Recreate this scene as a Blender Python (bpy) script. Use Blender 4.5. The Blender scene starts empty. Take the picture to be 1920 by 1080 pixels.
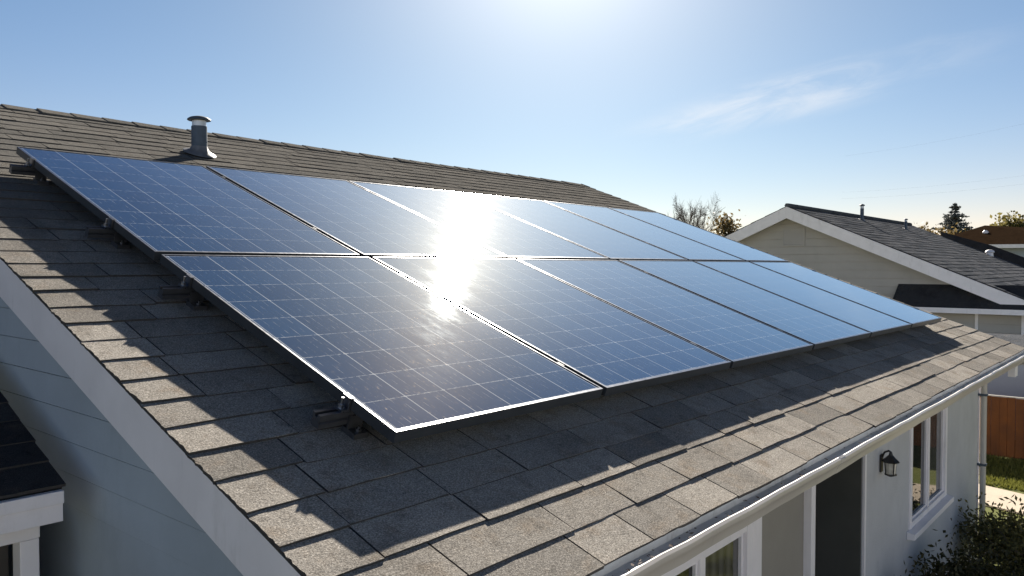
import bpy, bmesh, math, random
from mathutils import Vector, Matrix, Euler
R = math.radians
sc = bpy.context.scene
col = sc.collection
rnd = random.Random(7)

# ------------------------------------------------------------------ camera
cd = bpy.data.cameras.new("camera")
cam = bpy.data.objects.new("camera", cd)
col.objects.link(cam)
AZ, PIT = R(40.5546529), R(1.54579)
fw = Vector((math.cos(AZ)*math.cos(PIT), math.sin(AZ)*math.cos(PIT), -math.sin(PIT)))
rt = Vector((math.sin(AZ), -math.cos(AZ), 0))
up = rt.cross(fw)
cam.matrix_world = Matrix(((rt.x, up.x, -fw.x, -1.39073), (rt.y, up.y, -fw.y, -1.59884),
                           (rt.z, up.z, -fw.z, 0.44368), (0, 0, 0, 1)))
cd.sensor_width = 36
cd.lens = 1473.556/1920*36
cd.clip_start = .02
cd.clip_end = 3000
sc.camera = cam

# ------------------------------------------------------------------ light
SUN = Vector((.7105, .5345, .4575)).normalized()
EL, ROT = math.asin(SUN.z), math.atan2(SUN.x, SUN.y)
sl = bpy.data.lights.new("sun", 'SUN')
sl.energy = 5.0
sl.angle = R(.53)
sl.color = (1, .93, .82)
so = bpy.data.objects.new("sun", sl)
col.objects.link(so)
so.rotation_euler = SUN.to_track_quat('Z', 'Y').to_euler()
so.location = SUN*60

sc.view_settings.view_transform = 'Standard'
sc.view_settings.look = 'None'
sc.view_settings.gamma = 1
sc.view_settings.exposure = 1.35

W = bpy.data.worlds.new("World")
sc.world = W
W.use_nodes = True
nt = W.node_tree
bg = nt.nodes['Background']


class NT:
    """small helper to write node graphs"""
    def __init__(s, tree): s.t = tree
    def n(s, typ, **kw):
        nd = s.t.nodes.new(typ)
        for k, v in kw.items(): setattr(nd, k, v)
        return nd
    def put(s, sock, v):
        if hasattr(v, 'is_output'): s.t.links.new(v, sock)
        elif v is not None: sock.default_value = v
    def m(s, op, a, b=None, c=None, clamp=False):
        nd = s.n('ShaderNodeMath', operation=op, use_clamp=clamp)
        for i, v in enumerate((a, b, c)): s.put(nd.inputs[i], v)
        return nd.outputs[0]
    def vm(s, op, a, b=None, out=0):
        nd = s.n('ShaderNodeVectorMath', operation=op)
        s.put(nd.inputs[0], a)
        if b is not None: s.put(nd.inputs[1], b)
        return nd.outputs[out]
    def dot(s, a, b): return s.vm('DOT_PRODUCT', a, b, 1)
    def mix(s, f, a, b, blend='MIX'):
        nd = s.n('ShaderNodeMix', data_type='RGBA', blend_type=blend)
        s.put(nd.inputs[0], f)
        s.put(nd.inputs[6], a if hasattr(a, 'is_output') else (*a, 1) if len(a) == 3 else a)
        s.put(nd.inputs[7], b if hasattr(b, 'is_output') else (*b, 1) if len(b) == 3 else b)
        return nd.outputs[2]
    def noise(s, vec, scale, detail=2, rough=.5, out=0, dist=0):
        nd = s.n('ShaderNodeTexNoise')
        if vec is not None: s.put(nd.inputs['Vector'], vec)
        nd.inputs['Scale'].default_value = scale
        nd.inputs['Detail'].default_value = detail
        nd.inputs['Roughness'].default_value = rough
        nd.inputs['Distortion'].default_value = dist
        return nd.outputs[out]
    def ramp(s, f, stops):
        nd = s.n('ShaderNodeValToRGB')
        s.put(nd.inputs[0], f)
        e = nd.color_ramp.elements
        while len(e) < len(stops): e.new(.5)
        for el, (p, c) in zip(e, stops):
            el.position = p
            el.color = (*c, 1) if not isinstance(c, (int, float)) else (c, c, c, 1)
        return nd.outputs[0]
    def smooth(s, x, a, b):
        nd = s.n('ShaderNodeMapRange', interpolation_type='SMOOTHSTEP')
        s.put(nd.inputs[0], x)
        nd.inputs[1].default_value = a
        nd.inputs[2].default_value = b
        return nd.outputs[0]
    def mapping(s, vec, scale=(1, 1, 1), rot=(0, 0, 0)):
        nd = s.n('ShaderNodeMapping')
        s.put(nd.inputs[0], vec)
        nd.inputs['Scale'].default_value = scale
        nd.inputs['Rotation'].default_value = rot
        return nd.outputs[0]


# sky: Nishita + the sun's aureole + one thin streak of cirrus
g = NT(nt)
sky = g.n('ShaderNodeTexSky', sky_type='NISHITA', sun_disc=False, sun_elevation=EL, sun_rotation=ROT,
          altitude=0, air_density=.85, dust_density=.08, ozone_density=3.0)
dirv = g.n('ShaderNodeTexCoord').outputs['Generated']
dirn = g.vm('NORMALIZE', dirv)
cs = g.m('MAXIMUM', g.dot(dirn, tuple(SUN)), 0.0)
th = g.m('ARCCOSINE', g.m('MINIMUM', cs, 1.0))
aur = g.m('MULTIPLY', g.m('EXPONENT', g.m('MULTIPLY', th, -1/.105)), 18.0)
aur = g.m('ADD', aur, g.m('MULTIPLY', g.m('EXPONENT', g.m('MULTIPLY', th, -1/.36)), .8))
aurc = g.n('ShaderNodeVectorMath', operation='SCALE')
aurc.inputs[0].default_value = (1.0, .90, .70)
g.put(aurc.inputs[3], aur)
elev = g.m('MAXIMUM', g.dot(dirn, (0, 0, 1)), 0.0)
hz = g.m('EXPONENT', g.m('MULTIPLY', elev, -1/.21))
tint = g.mix(hz, (.72, .875, .90), (1.20, .80, .67))
tint = g.mix(g.m('MULTIPLY', g.smooth(cs, .80, 1.0), .75), tint, (.84, .83, .75))
tint = g.mix(g.smooth(elev, .28, .6), tint, (.40, .70, 1.06))
skyt = g.mix(1.0, sky.outputs[0], tint, 'MULTIPLY')
# overhead the sky is a much deeper blue than towards the horizon
away = g.m('SUBTRACT', 1.0, g.m('MULTIPLY', g.smooth(elev, .29, .66), .85))
# bright belt added low in the sky opposite the sun, filling the shaded walls
belt = g.m('MULTIPLY', g.smooth(g.dot(dirn, (-SUN.x, -SUN.y, 0)), -.1, .6), g.m('EXPONENT', g.m('MULTIPLY', elev, -1/.30)))
away = g.m('ADD', away, g.m('MULTIPLY', belt, 1.05))
skys = g.n('ShaderNodeVectorMath', operation='SCALE')
g.put(skys.inputs[0], skyt); g.put(skys.inputs[3], away)
skyc = g.vm('ADD', skys.outputs[0], aurc.outputs[0])
cdir = Vector((.9131, .3547, .2008)).normalized()
ce1 = Vector((.3622, -.9125, .1901))
ce1 = (ce1 - cdir*ce1.dot(cdir)).normalized()
ce2 = cdir.cross(ce1).normalized()
if ce2.z < 0: ce2 = -ce2
den = g.m('MAXIMUM', g.dot(dirn, tuple(cdir)), .05)
ca = g.m('DIVIDE', g.dot(dirn, tuple(ce1)), den)
cb = g.m('DIVIDE', g.dot(dirn, tuple(ce2)), den)
cv = g.n('ShaderNodeCombineXYZ')
g.put(cv.inputs[0], g.m('MULTIPLY', ca, 5.0)); g.put(cv.inputs[1], g.m('MULTIPLY', cb, 22.0))
cn = g.noise(cv.outputs[0], 1.6, 6, .62, dist=.6)
bb = g.m('ADD', cb, g.m('MULTIPLY', g.m('SUBTRACT', g.noise(cv.outputs[0], .5, 2), .5), .05))
band = g.m('SUBTRACT', 1.0, g.smooth(g.m('ABSOLUTE', bb), .002, .030))
lng = g.m('MULTIPLY', g.smooth(ca, -.24, -.06), g.m('SUBTRACT', 1.0, g.m('MULTIPLY', g.m('ADD', g.m('MULTIPLY', g.smooth(ca, .05, .12), .74), g.m('MULTIPLY', g.smooth(ca, .13, .30), .26)), 1.0)))
cl = g.m('MULTIPLY', g.m('MULTIPLY', band, lng), g.smooth(cn, .30, .72))
skyc = g.mix(g.m('MULTIPLY', cl, .42), skyc, (9.5, 9.2, 8.9))
skyo = g.n('ShaderNodeVectorMath', operation='SCALE'); g.put(skyo.inputs[0], skyc); skyo.inputs[3].default_value = .90
nt.links.new(skyo.outputs[0], bg.inputs[0])
bg.inputs[1].default_value = .05

# ------------------------------------------------------------------ helpers
ORG = {}


def tag(o, label=None, cat=None, group=None, kind=None):
    if label: o['label'] = label
    if cat: o['category'] = cat
    if group: o['group'] = group
    if kind: o['kind'] = kind
    return o


def empty(name, loc, label, cat, group=None, rot=(0, 0, 0)):
    o = bpy.data.objects.new(name, None)
    col.objects.link(o)
    o.location = loc
    o.rotation_euler = rot
    o.empty_display_size = .1
    ORG[o.name] = Vector(loc)
    return tag(o, label, cat, group)


class MB:
    def __init__(s): s.v = []; s.f = []; s.mi = []
    def add(s, vs, fs, mi=0):
        k = len(s.v)
        s.v += [Vector(p) for p in vs]
        s.f += [[k+i for i in q] for q in fs]
        s.mi += [mi]*len(fs)
        return s
    def box(s, a, b, mi=0, M=None):
        x0, y0, z0 = a; x1, y1, z1 = b
        vs = [Vector(p) for p in ((x0, y0, z0), (x1, y0, z0), (x1, y1, z0), (x0, y1, z0),
                                  (x0, y0, z1), (x1, y0, z1), (x1, y1, z1), (x0, y1, z1))]
        if M: vs = [M @ p for p in vs]
        return s.add(vs, [(0, 3, 2, 1), (4, 5, 6, 7), (0, 1, 5, 4), (1, 2, 6, 5), (2, 3, 7, 6), (3, 0, 4, 7)], mi)
    def prism(s, pts, vec, mi=0):
        """closed polygon (3-D points) extruded by vec"""
        n = len(pts); vec = Vector(vec)
        p = [Vector(q) for q in pts]
        return s.add(p + [q+vec for q in p], [list(range(n))[::-1], [n+i for i in range(n)]] +
                     [(i, (i+1) % n, n+(i+1) % n, n+i) for i in range(n)], mi)
    def tube(s, path, rad, n=8, mi=0, caps=True):
        P = [Vector(p) for p in path]
        rs = rad if isinstance(rad, (list, tuple)) else [rad]*len(P)
        vs = []; fs = []
        for i, p in enumerate(P):
            d = (P[min(i+1, len(P)-1)]-P[max(i-1, 0)]).normalized()
            a = d.cross(Vector((0, 0, 1)) if abs(d.z) < .9 else Vector((1, 0, 0))).normalized(); b = d.cross(a)
            vs += [p+(a*math.cos(2*math.pi*k/n)+b*math.sin(2*math.pi*k/n))*rs[i] for k in range(n)]
        for i in range(len(P)-1):
            fs += [(i*n+k, i*n+(k+1) % n, (i+1)*n+(k+1) % n, (i+1)*n+k) for k in range(n)]
        if caps: fs += [list(range(n)), [(len(P)-1)*n+k for k in range(n)][::-1]]
        return s.add(vs, fs, mi)
    def lathe(s, prof, c, n=24, mi=0, M=None):
        c = Vector(c); vs = []; fs = []
        for r, z in prof:
            for k in range(n):
                p = Vector((r*math.cos(2*math.pi*k/n), r*math.sin(2*math.pi*k/n), z))
                vs.append(c+(M @ p if M else p))
        m = len(prof)
        for i in range(m-1):
            fs += [(i*n+k, i*n+(k+1) % n, (i+1)*n+(k+1) % n, (i+1)*n+k) for k in range(n)]
        fs += [list(range(n))[::-1], [(m-1)*n+k for k in range(n)]]
        return s.add(vs, fs, mi)
    def build(s, name, mat, parent=None, local=False, bevel=0, smooth=False, normals=True):
        me = bpy.data.meshes.new(name)
        o_ = ORG[parent.name] if parent and not local else Vector((0, 0, 0))
        me.from_pydata([tuple(p-o_) for p in s.v], [], s.f)
        for m_ in (mat if isinstance(mat, (list, tuple)) else [mat]): me.materials.append(m_)
        me.polygons.foreach_set('material_index', s.mi)
        if normals:
            bm = bmesh.new(); bm.from_mesh(me)
            bmesh.ops.recalc_face_normals(bm, faces=bm.faces)
            bm.to_mesh(me); bm.free()
        me.update()
        o = bpy.data.objects.new(name, me)
        col.objects.link(o)
        if parent: o.parent = parent
        ORG[o.name] = o_
        if smooth:
            me.polygons.foreach_set('use_smooth', [True]*len(me.polygons))
            try: me.set_sharp_from_angle(angle=R(40))
            except Exception: pass
        if bevel:
            b = o.modifiers.new('bevel', 'BEVEL'); b.width = bevel; b.segments = 2
            b.limit_method = 'ANGLE'; b.angle_limit = R(40)
        return o


# ------------------------------------------------------------------ materials
def mat(name):
    m = bpy.data.materials.new(name)
    m.use_nodes = True
    p = m.node_tree.nodes['Principled BSDF']
    return m, NT(m.node_tree), p


def setp(p, **kw):
    names = dict(color='Base Color', rough='Roughness', metal='Metallic', spec='Specular IOR Level', coat='Coat Weight',
                 coatr='Coat Roughness', trans='Transmission Weight', ior='IOR')
    for k, v in kw.items():
        p.inputs[names[k]].default_value = (*v, 1) if isinstance(v, tuple) else v


def paint(name, c, rough=.5, var=.12, scale=6, bump=.0, bscale=200, dirt=None, metal=0.0, spec=.4):
    m, n, p = mat(name)
    tc = n.n('ShaderNodeTexCoord').outputs['Object']
    f = n.noise(tc, scale, 5, .6)
    a = tuple(x*(1-var) for x in c); b = tuple(min(1, x*(1+var)) for x in c)
    colr = n.ramp(f, [(.3, a), (.7, b)])
    if dirt:
        d = n.smooth(n.noise(n.mapping(tc, (1, 1, .25)), scale*2.2, 6, .7), .52, .8)
        colr = n.mix(n.m('MULTIPLY', d, dirt[1]), colr, dirt[0])
    n.put(p.inputs['Base Color'], colr)
    n.put(p.inputs['Roughness'], n.m('ADD', n.m('MULTIPLY', f, .2), rough-.1))
    setp(p, metal=metal, spec=spec)
    if bump:
        bp = n.n('ShaderNodeBump'); bp.inputs['Strength'].default_value = bump; bp.inputs['Distance'].default_value = .004
        n.put(bp.inputs['Height'], n.noise(tc, bscale, 3, .6)); n.put(p.inputs['Normal'], bp.outputs[0])
    return m


def shingle_mat(name, lo, hi, gran=420, island=True, warm=(.30, .25, .2), ridge_shade=False):
    m, n, p = mat(name)
    tc = n.n('ShaderNodeTexCoord').outputs['Object']
    base = n.n('ShaderNodeNewGeometry').outputs['Random Per Island'] if island else n.noise(tc, 1.6, 3)
    c = n.mix(base, lo, hi)
    # blotches of a blend of granules, some warmer, some darker
    bl = n.noise(tc, 9, 5, .65)
    c = n.mix(n.smooth(bl, .50, .78), c, warm)
    c = n.mix(n.m('MULTIPLY', n.smooth(n.noise(tc, 3.2, 4, .6), .48, .72), .45), c, tuple(x*.6 for x in lo))
    c = n.mix(n.m('MULTIPLY', n.smooth(n.noise(tc, 17, 5, .7), .52, .8), .75), c, tuple(x*.42 for x in lo))
    if ridge_shade:   # backlit dimness painted into the colour, deepest on the upper courses below the ridge
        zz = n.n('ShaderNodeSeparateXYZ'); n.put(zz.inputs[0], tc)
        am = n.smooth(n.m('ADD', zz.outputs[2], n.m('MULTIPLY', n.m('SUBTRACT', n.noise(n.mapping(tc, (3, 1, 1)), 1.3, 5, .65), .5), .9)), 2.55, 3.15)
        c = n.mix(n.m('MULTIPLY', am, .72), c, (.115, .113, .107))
    # mineral granules
    gr = n.noise(tc, gran, 3, .8)
    gc = n.ramp(gr, [(.28, .30), (.45, .78), (.56, 1.12), (.74, 2.3)])
    c = n.mix(1.0, c, gc, 'MULTIPLY')
    n.put(p.inputs['Base Color'], c)
    setp(p, rough=1.0, spec=.0)
    bp = n.n('ShaderNodeBump'); bp.inputs['Strength'].default_value = .55; bp.inputs['Distance'].default_value = .0028
    n.put(bp.inputs['Height'], n.m('ADD', gr, n.m('MULTIPLY', n.noise(tc, 40, 3), .8)))
    n.put(p.inputs['Normal'], bp.outputs[0])
    return m


M = {}
M['shingle'] = shingle_mat('shingle', (.265, .246, .222), (.425, .390, .347), gran=230, ridge_shade=True)
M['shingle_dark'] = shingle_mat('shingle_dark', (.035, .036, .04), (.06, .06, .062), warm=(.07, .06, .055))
M['shingle_far'] = shingle_mat('shingle_far', (.085, .092, .105), (.150, .155, .168), warm=(.16, .15, .14), gran=60)
M['shingle_brown'] = shingle_mat('shingle_brown', (.030, .019, .012), (.040, .025, .015), gran=50, warm=(.048, .030, .018))
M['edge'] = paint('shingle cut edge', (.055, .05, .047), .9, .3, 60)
M['edge_far'] = paint('far shingle edge', (.08, .075, .07), .9, .3, 60)
M['deck'] = paint('roof underlay', (.03, .03, .032), .9)
M['white'] = paint('white trim paint', (.88, .84, .85), .5, .05, 5, .08, 300, ((.45, .43, .40), .35))
M['gutter'] = paint('gutter paint', (.53, .495, .455), .36, .05, 4, dirt=((.3, .29, .27), .5), spec=.6)
M['gutter_in'] = paint('gutter inside', (.46, .48, .5), .45, .15, 9, dirt=((.12, .10, .09), .7))
M['stucco'] = paint('pale stucco', (.53, .53, .54), .85, .08, 3, .8, 90, ((.36, .37, .39), .55))
M['taupe'] = paint('taupe panel', (.31, .285, .245), .75, .08, 3, .3, 120)
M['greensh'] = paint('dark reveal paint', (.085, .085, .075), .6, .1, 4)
M['door'] = paint('dark door', (.045, .04, .036), .5, .2, 6)
M['siding'] = paint('grey blue siding', (.40, .45, .495), .7, .08, 2.5, .25, 60, ((.32, .36, .39), .6))
M['beige'] = paint('beige siding', (.43, .405, .375), .75, .07, 1.2, .2, 40, ((.35, .335, .31), .5))
M['bluewall'] = paint('blue grey wall', (.33, .38, .44), .8, .08, 1.5)
M['soffit'] = paint('soffit', (.45, .42, .38), .7)
M['black'] = paint('black metal', (.018, .018, .02), .42, .2, 20, spec=.5)
M['frame_dark'] = paint('black metal and frame shade', (.03, .035, .042), .38, .15, 12, spec=.5)
M['alu'] = paint('anodised aluminium', (.34, .35, .38), .30, .06, 40, metal=1.0)
M['galv'] = paint('galvanised metal', (.075, .10, .135), .55, .18, 22, metal=.15)
M['galv_light'] = paint('bright galvanised band', (.6, .62, .65), .4, .1, 22, metal=.4)
M['lead'] = paint('flashing', (.17, .175, .19), .55, .2, 18, metal=.2)
M['fence'] = paint('orange brown boards', (.15, .046, .008), .75, .28, 5, .4, 60, ((.03, .015, .008), .7))
M['path'] = paint('tan concrete', (.46, .38, .29), .9, .1, 3, .5, 60, ((.3, .25, .2), .5))
M['concrete'] = paint('pale bounce concrete', (.50, .47, .43), .9, .08, 1.5, .4, 40, ((.36, .33, .30), .5))
M['bark'] = paint('bark', (.13, .10, .085), .9, .25, 10)
M['wire'] = paint('wire', (.30, .32, .35), .6)


def leafmat(name, a, b, tr=.35):
    m, n, p = mat(name)
    r = n.n('ShaderNodeNewGeometry').outputs['Random Per Island']
    c = n.mix(r, a, b)
    n.put(p.inputs['Base Color'], c)
    setp(p, rough=.55, spec=.35)
    t = n.n('ShaderNodeBsdfTranslucent')
    n.put(t.inputs[0], n.mix(.5, c, tuple(min(1, x*1.6) for x in b)))
    mx = n.n('ShaderNodeMixShader'); mx.inputs[0].default_value = tr
    n.t.links.new(p.outputs[0], mx.inputs[1]); n.t.links.new(t.outputs[0], mx.inputs[2])
    n.t.links.new(mx.outputs[0], n.t.nodes['Material Output'].inputs[0])
    return m


M['leaf_bush'] = leafmat('shrub leaves', (.018, .022, .010), (.060, .056, .020))
M['leaf_shrub'] = leafmat('yellowish shrub leaves', (.028, .034, .012), (.19, .17, .06))
M['leaf_olive'] = leafmat('olive autumn leaves', (.07, .06, .025), (.17, .12, .05))
M['leaf_yellow'] = leafmat('yellow green leaves', (.09, .10, .03), (.22, .18, .06))
M['needle'] = leafmat('conifer needles', (.085, .095, .10), (.14, .15, .14), .15)  # needles lightened, distance haze put into their colour
M['grass_blade'] = leafmat('grass blades', (.09, .10, .02), (.17, .17, .035), .3)

# lawn ground
m, n, p = mat('lawn')
tc = n.n('ShaderNodeTexCoord').outputs['Object']
c = n.ramp(n.noise(tc, .8, 6, .7), [(.3, (.075, .09, .022)), (.55, (.12, .13, .035)), (.75, (.16, .15, .06))])
c = n.mix(1.0, c, n.ramp(n.noise(tc, 40, 4, .8), [(.3, .55), (.7, 1.5)]), 'MULTIPLY')
n.put(p.inputs['Base Color'], c); setp(p, rough=.95, spec=.1)
M['lawn'] = m

# window glass: dark room behind a clear reflecting pane
m, n, p = mat('window glass')
tc = n.n('ShaderNodeTexCoord').outputs['Object']
n.put(p.inputs['Base Color'], n.ramp(n.noise(tc, 3, 2), [(.3, (.012, .013, .013)), (.7, (.03, .03, .028))]))
setp(p, rough=.03, spec=.5)
bp = n.n('ShaderNodeBump'); bp.inputs['Strength'].default_value = .06; bp.inputs['Distance'].default_value = .02
n.put(bp.inputs['Height'], n.noise(tc, 2.5, 2)); n.put(p.inputs['Normal'], bp.outputs[0])
M['glass'] = m
m, n, p = mat('curtained glass')
tc = n.n('ShaderNodeTexCoord').outputs['Object']
sx = n.n('ShaderNodeSeparateXYZ'); n.put(sx.inputs[0], tc)
fold = n.m('ADD', n.m('MULTIPLY', n.m('SINE', n.m('ADD', n.m('MULTIPLY', sx.outputs[0], 85.0), n.m('MULTIPLY', n.noise(tc, 5, 2), 5.0))), .5), .5)
n.put(p.inputs['Base Color'], n.mix(fold, (.05, .048, .045), (.11, .105, .10)))
setp(p, rough=.05, spec=.5)
M['glass_curtain'] = m
m, n, p = mat('seeded lamp glass')
tc = n.n('ShaderNodeTexCoord').outputs['Object']
n.put(p.inputs['Base Color'], n.ramp(n.noise(tc, 30, 3), [(.3, (.42, .40, .35)), (.7, (.6, .57, .5))]))
setp(p, rough=.18, spec=.5)
M['lampglass'] = m


# photovoltaic laminate: 6 x 9 cells, busbars, ribbons, textured glass
def pv(name, Wd, H, cols=6, rows=9):
    m, n, p = mat(name)
    tc = n.n('ShaderNodeTexCoord').outputs['Object']
    s = n.n('ShaderNodeSeparateXYZ'); n.put(s.inputs[0], tc)
    b = .017
    cx = n.m('MULTIPLY', n.m('SUBTRACT', s.outputs[0], b), cols/(Wd-2*b))
    cy = n.m('MULTIPLY', n.m('SUBTRACT', s.outputs[1], b), rows/(H-2*b))
    fx = n.m('ABSOLUTE', n.m('SUBTRACT', n.m('FRACT', cx), .5))
    fy = n.m('ABSOLUTE', n.m('SUBTRACT', n.m('FRACT', cy), .5))
    gx = n.m('GREATER_THAN', fx, .4885)
    gy = n.m('GREATER_THAN', fy, .489)
    dia = n.m('GREATER_THAN', n.m('ADD', fx, fy), .957)
    # dashed look of the ribbons running across
    nz = n.noise(n.mapping(tc, (60, 60, 1)), 1.0, 3, .7)
    gyd = n.m('MULTIPLY', gy, n.smooth(nz, .36, .60))
    lines = n.m('MAXIMUM', n.m('MAXIMUM', gx, gyd), dia)
    # thin busbars up the slope, five to a cell
    bx = n.m('ABSOLUTE', n.m('SUBTRACT', n.m('FRACT', n.m('MULTIPLY', cx, 5.0)), .5))
    bus = n.m('MULTIPLY', n.m('GREATER_THAN', bx, .455), n.smooth(n.noise(n.mapping(tc, (40, 9, 1)), 1.6, 3, .8), .47, .68))
    # flecks of light on the crystal grains, drawn out up the slope
    fl = n.smooth(n.noise(n.mapping(tc, (130, 26, 1)), 1.0, 3, .75), .60, .80)
    cid = n.n('ShaderNodeCombineXYZ')
    n.put(cid.inputs[0], n.m('FLOOR', cx)); n.put(cid.inputs[1], n.m('FLOOR', cy))
    wn = n.n('ShaderNodeTexWhiteNoise'); n.put(wn.inputs[0], cid.outputs[0])
    cell = n.mix(wn.outputs[0], (.002, .042, .135), (.004, .060, .175))
    cell = n.mix(n.m('MULTIPLY', n.noise(n.mapping(tc, (14, 5, 1)), 2.0, 4, .7), .5), cell, (.003, .032, .095))
    cell = n.mix(n.m('MULTIPLY', fl, .32), cell, (.18, .24, .34))
    cell = n.mix(n.m('MULTIPLY', bus, .55), cell, (.42, .45, .5))
    cellc = n.mix(n.m('MULTIPLY', lines, n.m('ADD', .42, n.m('MULTIPLY', n.noise(tc, 2.2, 3, .7), .5))), cell, (.58, .62, .68))
    # a film of dust
    cellc = n.mix(n.m('MULTIPLY', n.smooth(n.noise(tc, 3.5, 6, .7), .45, .8), .035), cellc, (.30, .28, .25))
    n.put(p.inputs['Base Color'], cellc)
    setp(p, rough=.35, spec=.0)
    pass
    bp = n.n('ShaderNodeBump'); bp.inputs['Strength'].default_value = .03; bp.inputs['Distance'].default_value = .001
    n.put(bp.inputs['Height'], n.noise(n.mapping(tc, (120, 30, 1)), 1.0, 3, .7))
    n.put(p.inputs['Normal'], bp.outputs[0])
    # reflection of the glass front and the cells behind it together, rising steeply towards grazing view
    ge = n.n('ShaderNodeNewGeometry')
    cosn = n.m('ABSOLUTE', n.dot(ge.outputs['Normal'], ge.outputs['Incoming']))
    fr = n.n('ShaderNodeMath', operation='MINIMUM'); fr.inputs[1].default_value = .93
    n.put(fr.inputs[0], n.m('ADD', .03, n.m('MULTIPLY', n.m('POWER', n.m('SUBTRACT', 1.0, cosn), 4.9), 1.5)))
    fg = n.n('ShaderNodeBsdfGlossy'); fg.inputs[0].default_value = (.85, .955, 1, 1)
    n.put(fg.inputs['Normal'], bp.outputs[0])
    n.put(fg.inputs['Roughness'], n.m('ADD', n.m('MULTIPLY', n.smooth(n.noise(n.mapping(tc, (9, 2.6, 1)), 1.0, 6, .8), .36, .66), .024), .0215))
    m1 = n.n('ShaderNodeMixShader')
    n.t.links.new(fr.outputs[0], m1.inputs[0]); n.t.links.new(p.outputs[0], m1.inputs[1]); n.t.links.new(fg.outputs[0], m1.inputs[2])
    # the textured glass also scatters a little light widely round the mirror direction
    gl = n.n('ShaderNodeBsdfGlossy'); gl.inputs['Roughness'].default_value = .40; gl.inputs[0].default_value = (1, .76, .48, 1)
    n.put(gl.inputs['Normal'], bp.outputs[0])
    mx = n.n('ShaderNodeMixShader'); n.put(mx.inputs[0], n.m('MULTIPLY', n.m('ADD', .35, n.m('MULTIPLY', fl, 2.8)), .0058))
    n.t.links.new(m1.outputs[0], mx.inputs[1]); n.t.links.new(gl.outputs[0], mx.inputs[2])
    # thin even film of dust: the lower the view over it, the more of it one looks through
    lw = n.n('ShaderNodeNewGeometry')
    cosv = n.m('MAXIMUM', n.m('ABSOLUTE', n.dot(lw.outputs['Normal'], lw.outputs['Incoming'])), .02)
    cov = n.m('SUBTRACT', 1.0, n.m('EXPONENT', n.m('DIVIDE', n.m('MULTIPLY', n.m('ADD', .6, n.m('MULTIPLY', n.noise(tc, 4, 5, .7), .8)), -.009), cosv)))
    df = n.n('ShaderNodeBsdfDiffuse'); df.inputs[0].default_value = (.44, .47, .52, 1)
    m2 = n.n('ShaderNodeMixShader'); n.put(m2.inputs[0], cov)
    n.t.links.new(mx.outputs[0], m2.inputs[1]); n.t.links.new(df.outputs[0], m2.inputs[2])
    n.t.links.new(m2.outputs[0], n.t.nodes['Material Output'].inputs[0])
    return m


# ------------------------------------------------------------------ geometry constants of the roof
TH = R(20.243886)
E = Vector((0, math.cos(TH), math.sin(TH)))
N = Vector((0, -math.sin(TH), math.cos(TH)))
HOFF = .111                      # top of the panels above the roof
U0, U1, VE, VR = -.4395, 7.1249, -.5838, 4.7006
GZ = -2.30                      # ground


def RP(u, v, nn=0.0):           # a point of the roof: along eave, up slope, off the plane
    return Vector((u, 0, 0)) + E*v + N*(nn-HOFF)


# ------------------------------------------------------------------ ground
b = MB(); b.add([(-400, -400, GZ), (900, -400, GZ), (900, 600, GZ), (-400, 600, GZ)], [(0, 1, 2, 3)])
tag(b.build('lawn', M['lawn'], normals=False), kind='structure')
b = MB()
pth = [(8.0, -6, 0), (9.35, -1.2, 0), (9.84, .3, 0), (10.1, 3, 0), (9.3, 3, 0), (9.0, .3, 0), (8.5, -1.2, 0), (7.1, -6, 0)]
b.prism([(x, y, GZ+.004) for x, y, _ in pth], (0, 0, .02))
tag(b.build('path', M['path']), kind='structure')


b = MB(); b.prism([(x, y, GZ+.004) for x, y in ((-9, -16), (6.6, -16), (6.6, -3.2), (-9, -3.2))], (0, 0, .016))  # unseen pale slab added to bounce light onto the shaded walls
tag(b.build('bounce_slab', M['concrete']), kind='structure')


def blades(name, x0, x1, y0, y1, n, h, m, label):
    b = MB()
    for _ in range(n):
        x = rnd.uniform(x0, x1); y = rnd.uniform(y0, y1); a = rnd.uniform(0, 6.28); hh = h*rnd.uniform(.5, 1.2)
        dx, dy = math.cos(a)*.009, math.sin(a)*.009; lx, ly = rnd.gauss(0, .3)*hh, rnd.gauss(0, .3)*hh
        b.add([(x-dx, y-dy, GZ), (x+dx, y+dy, GZ), (x+lx, y+ly, GZ+hh)], [(0, 1, 2)])
    return tag(b.build(name, m, normals=False), label, 'grass', kind='stuff')


blades('grass', 9.9, 11.68, -.7, 1.4, 12000, .05, M['grass_blade'], 'sunlit short lawn grass between the tan path and the orange fence')

# ------------------------------------------------------------------ main house
house = empty('house', (3.3, 2, GZ), 'white low house in front, its shingled roof carrying the solar panels', 'house')


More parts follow.
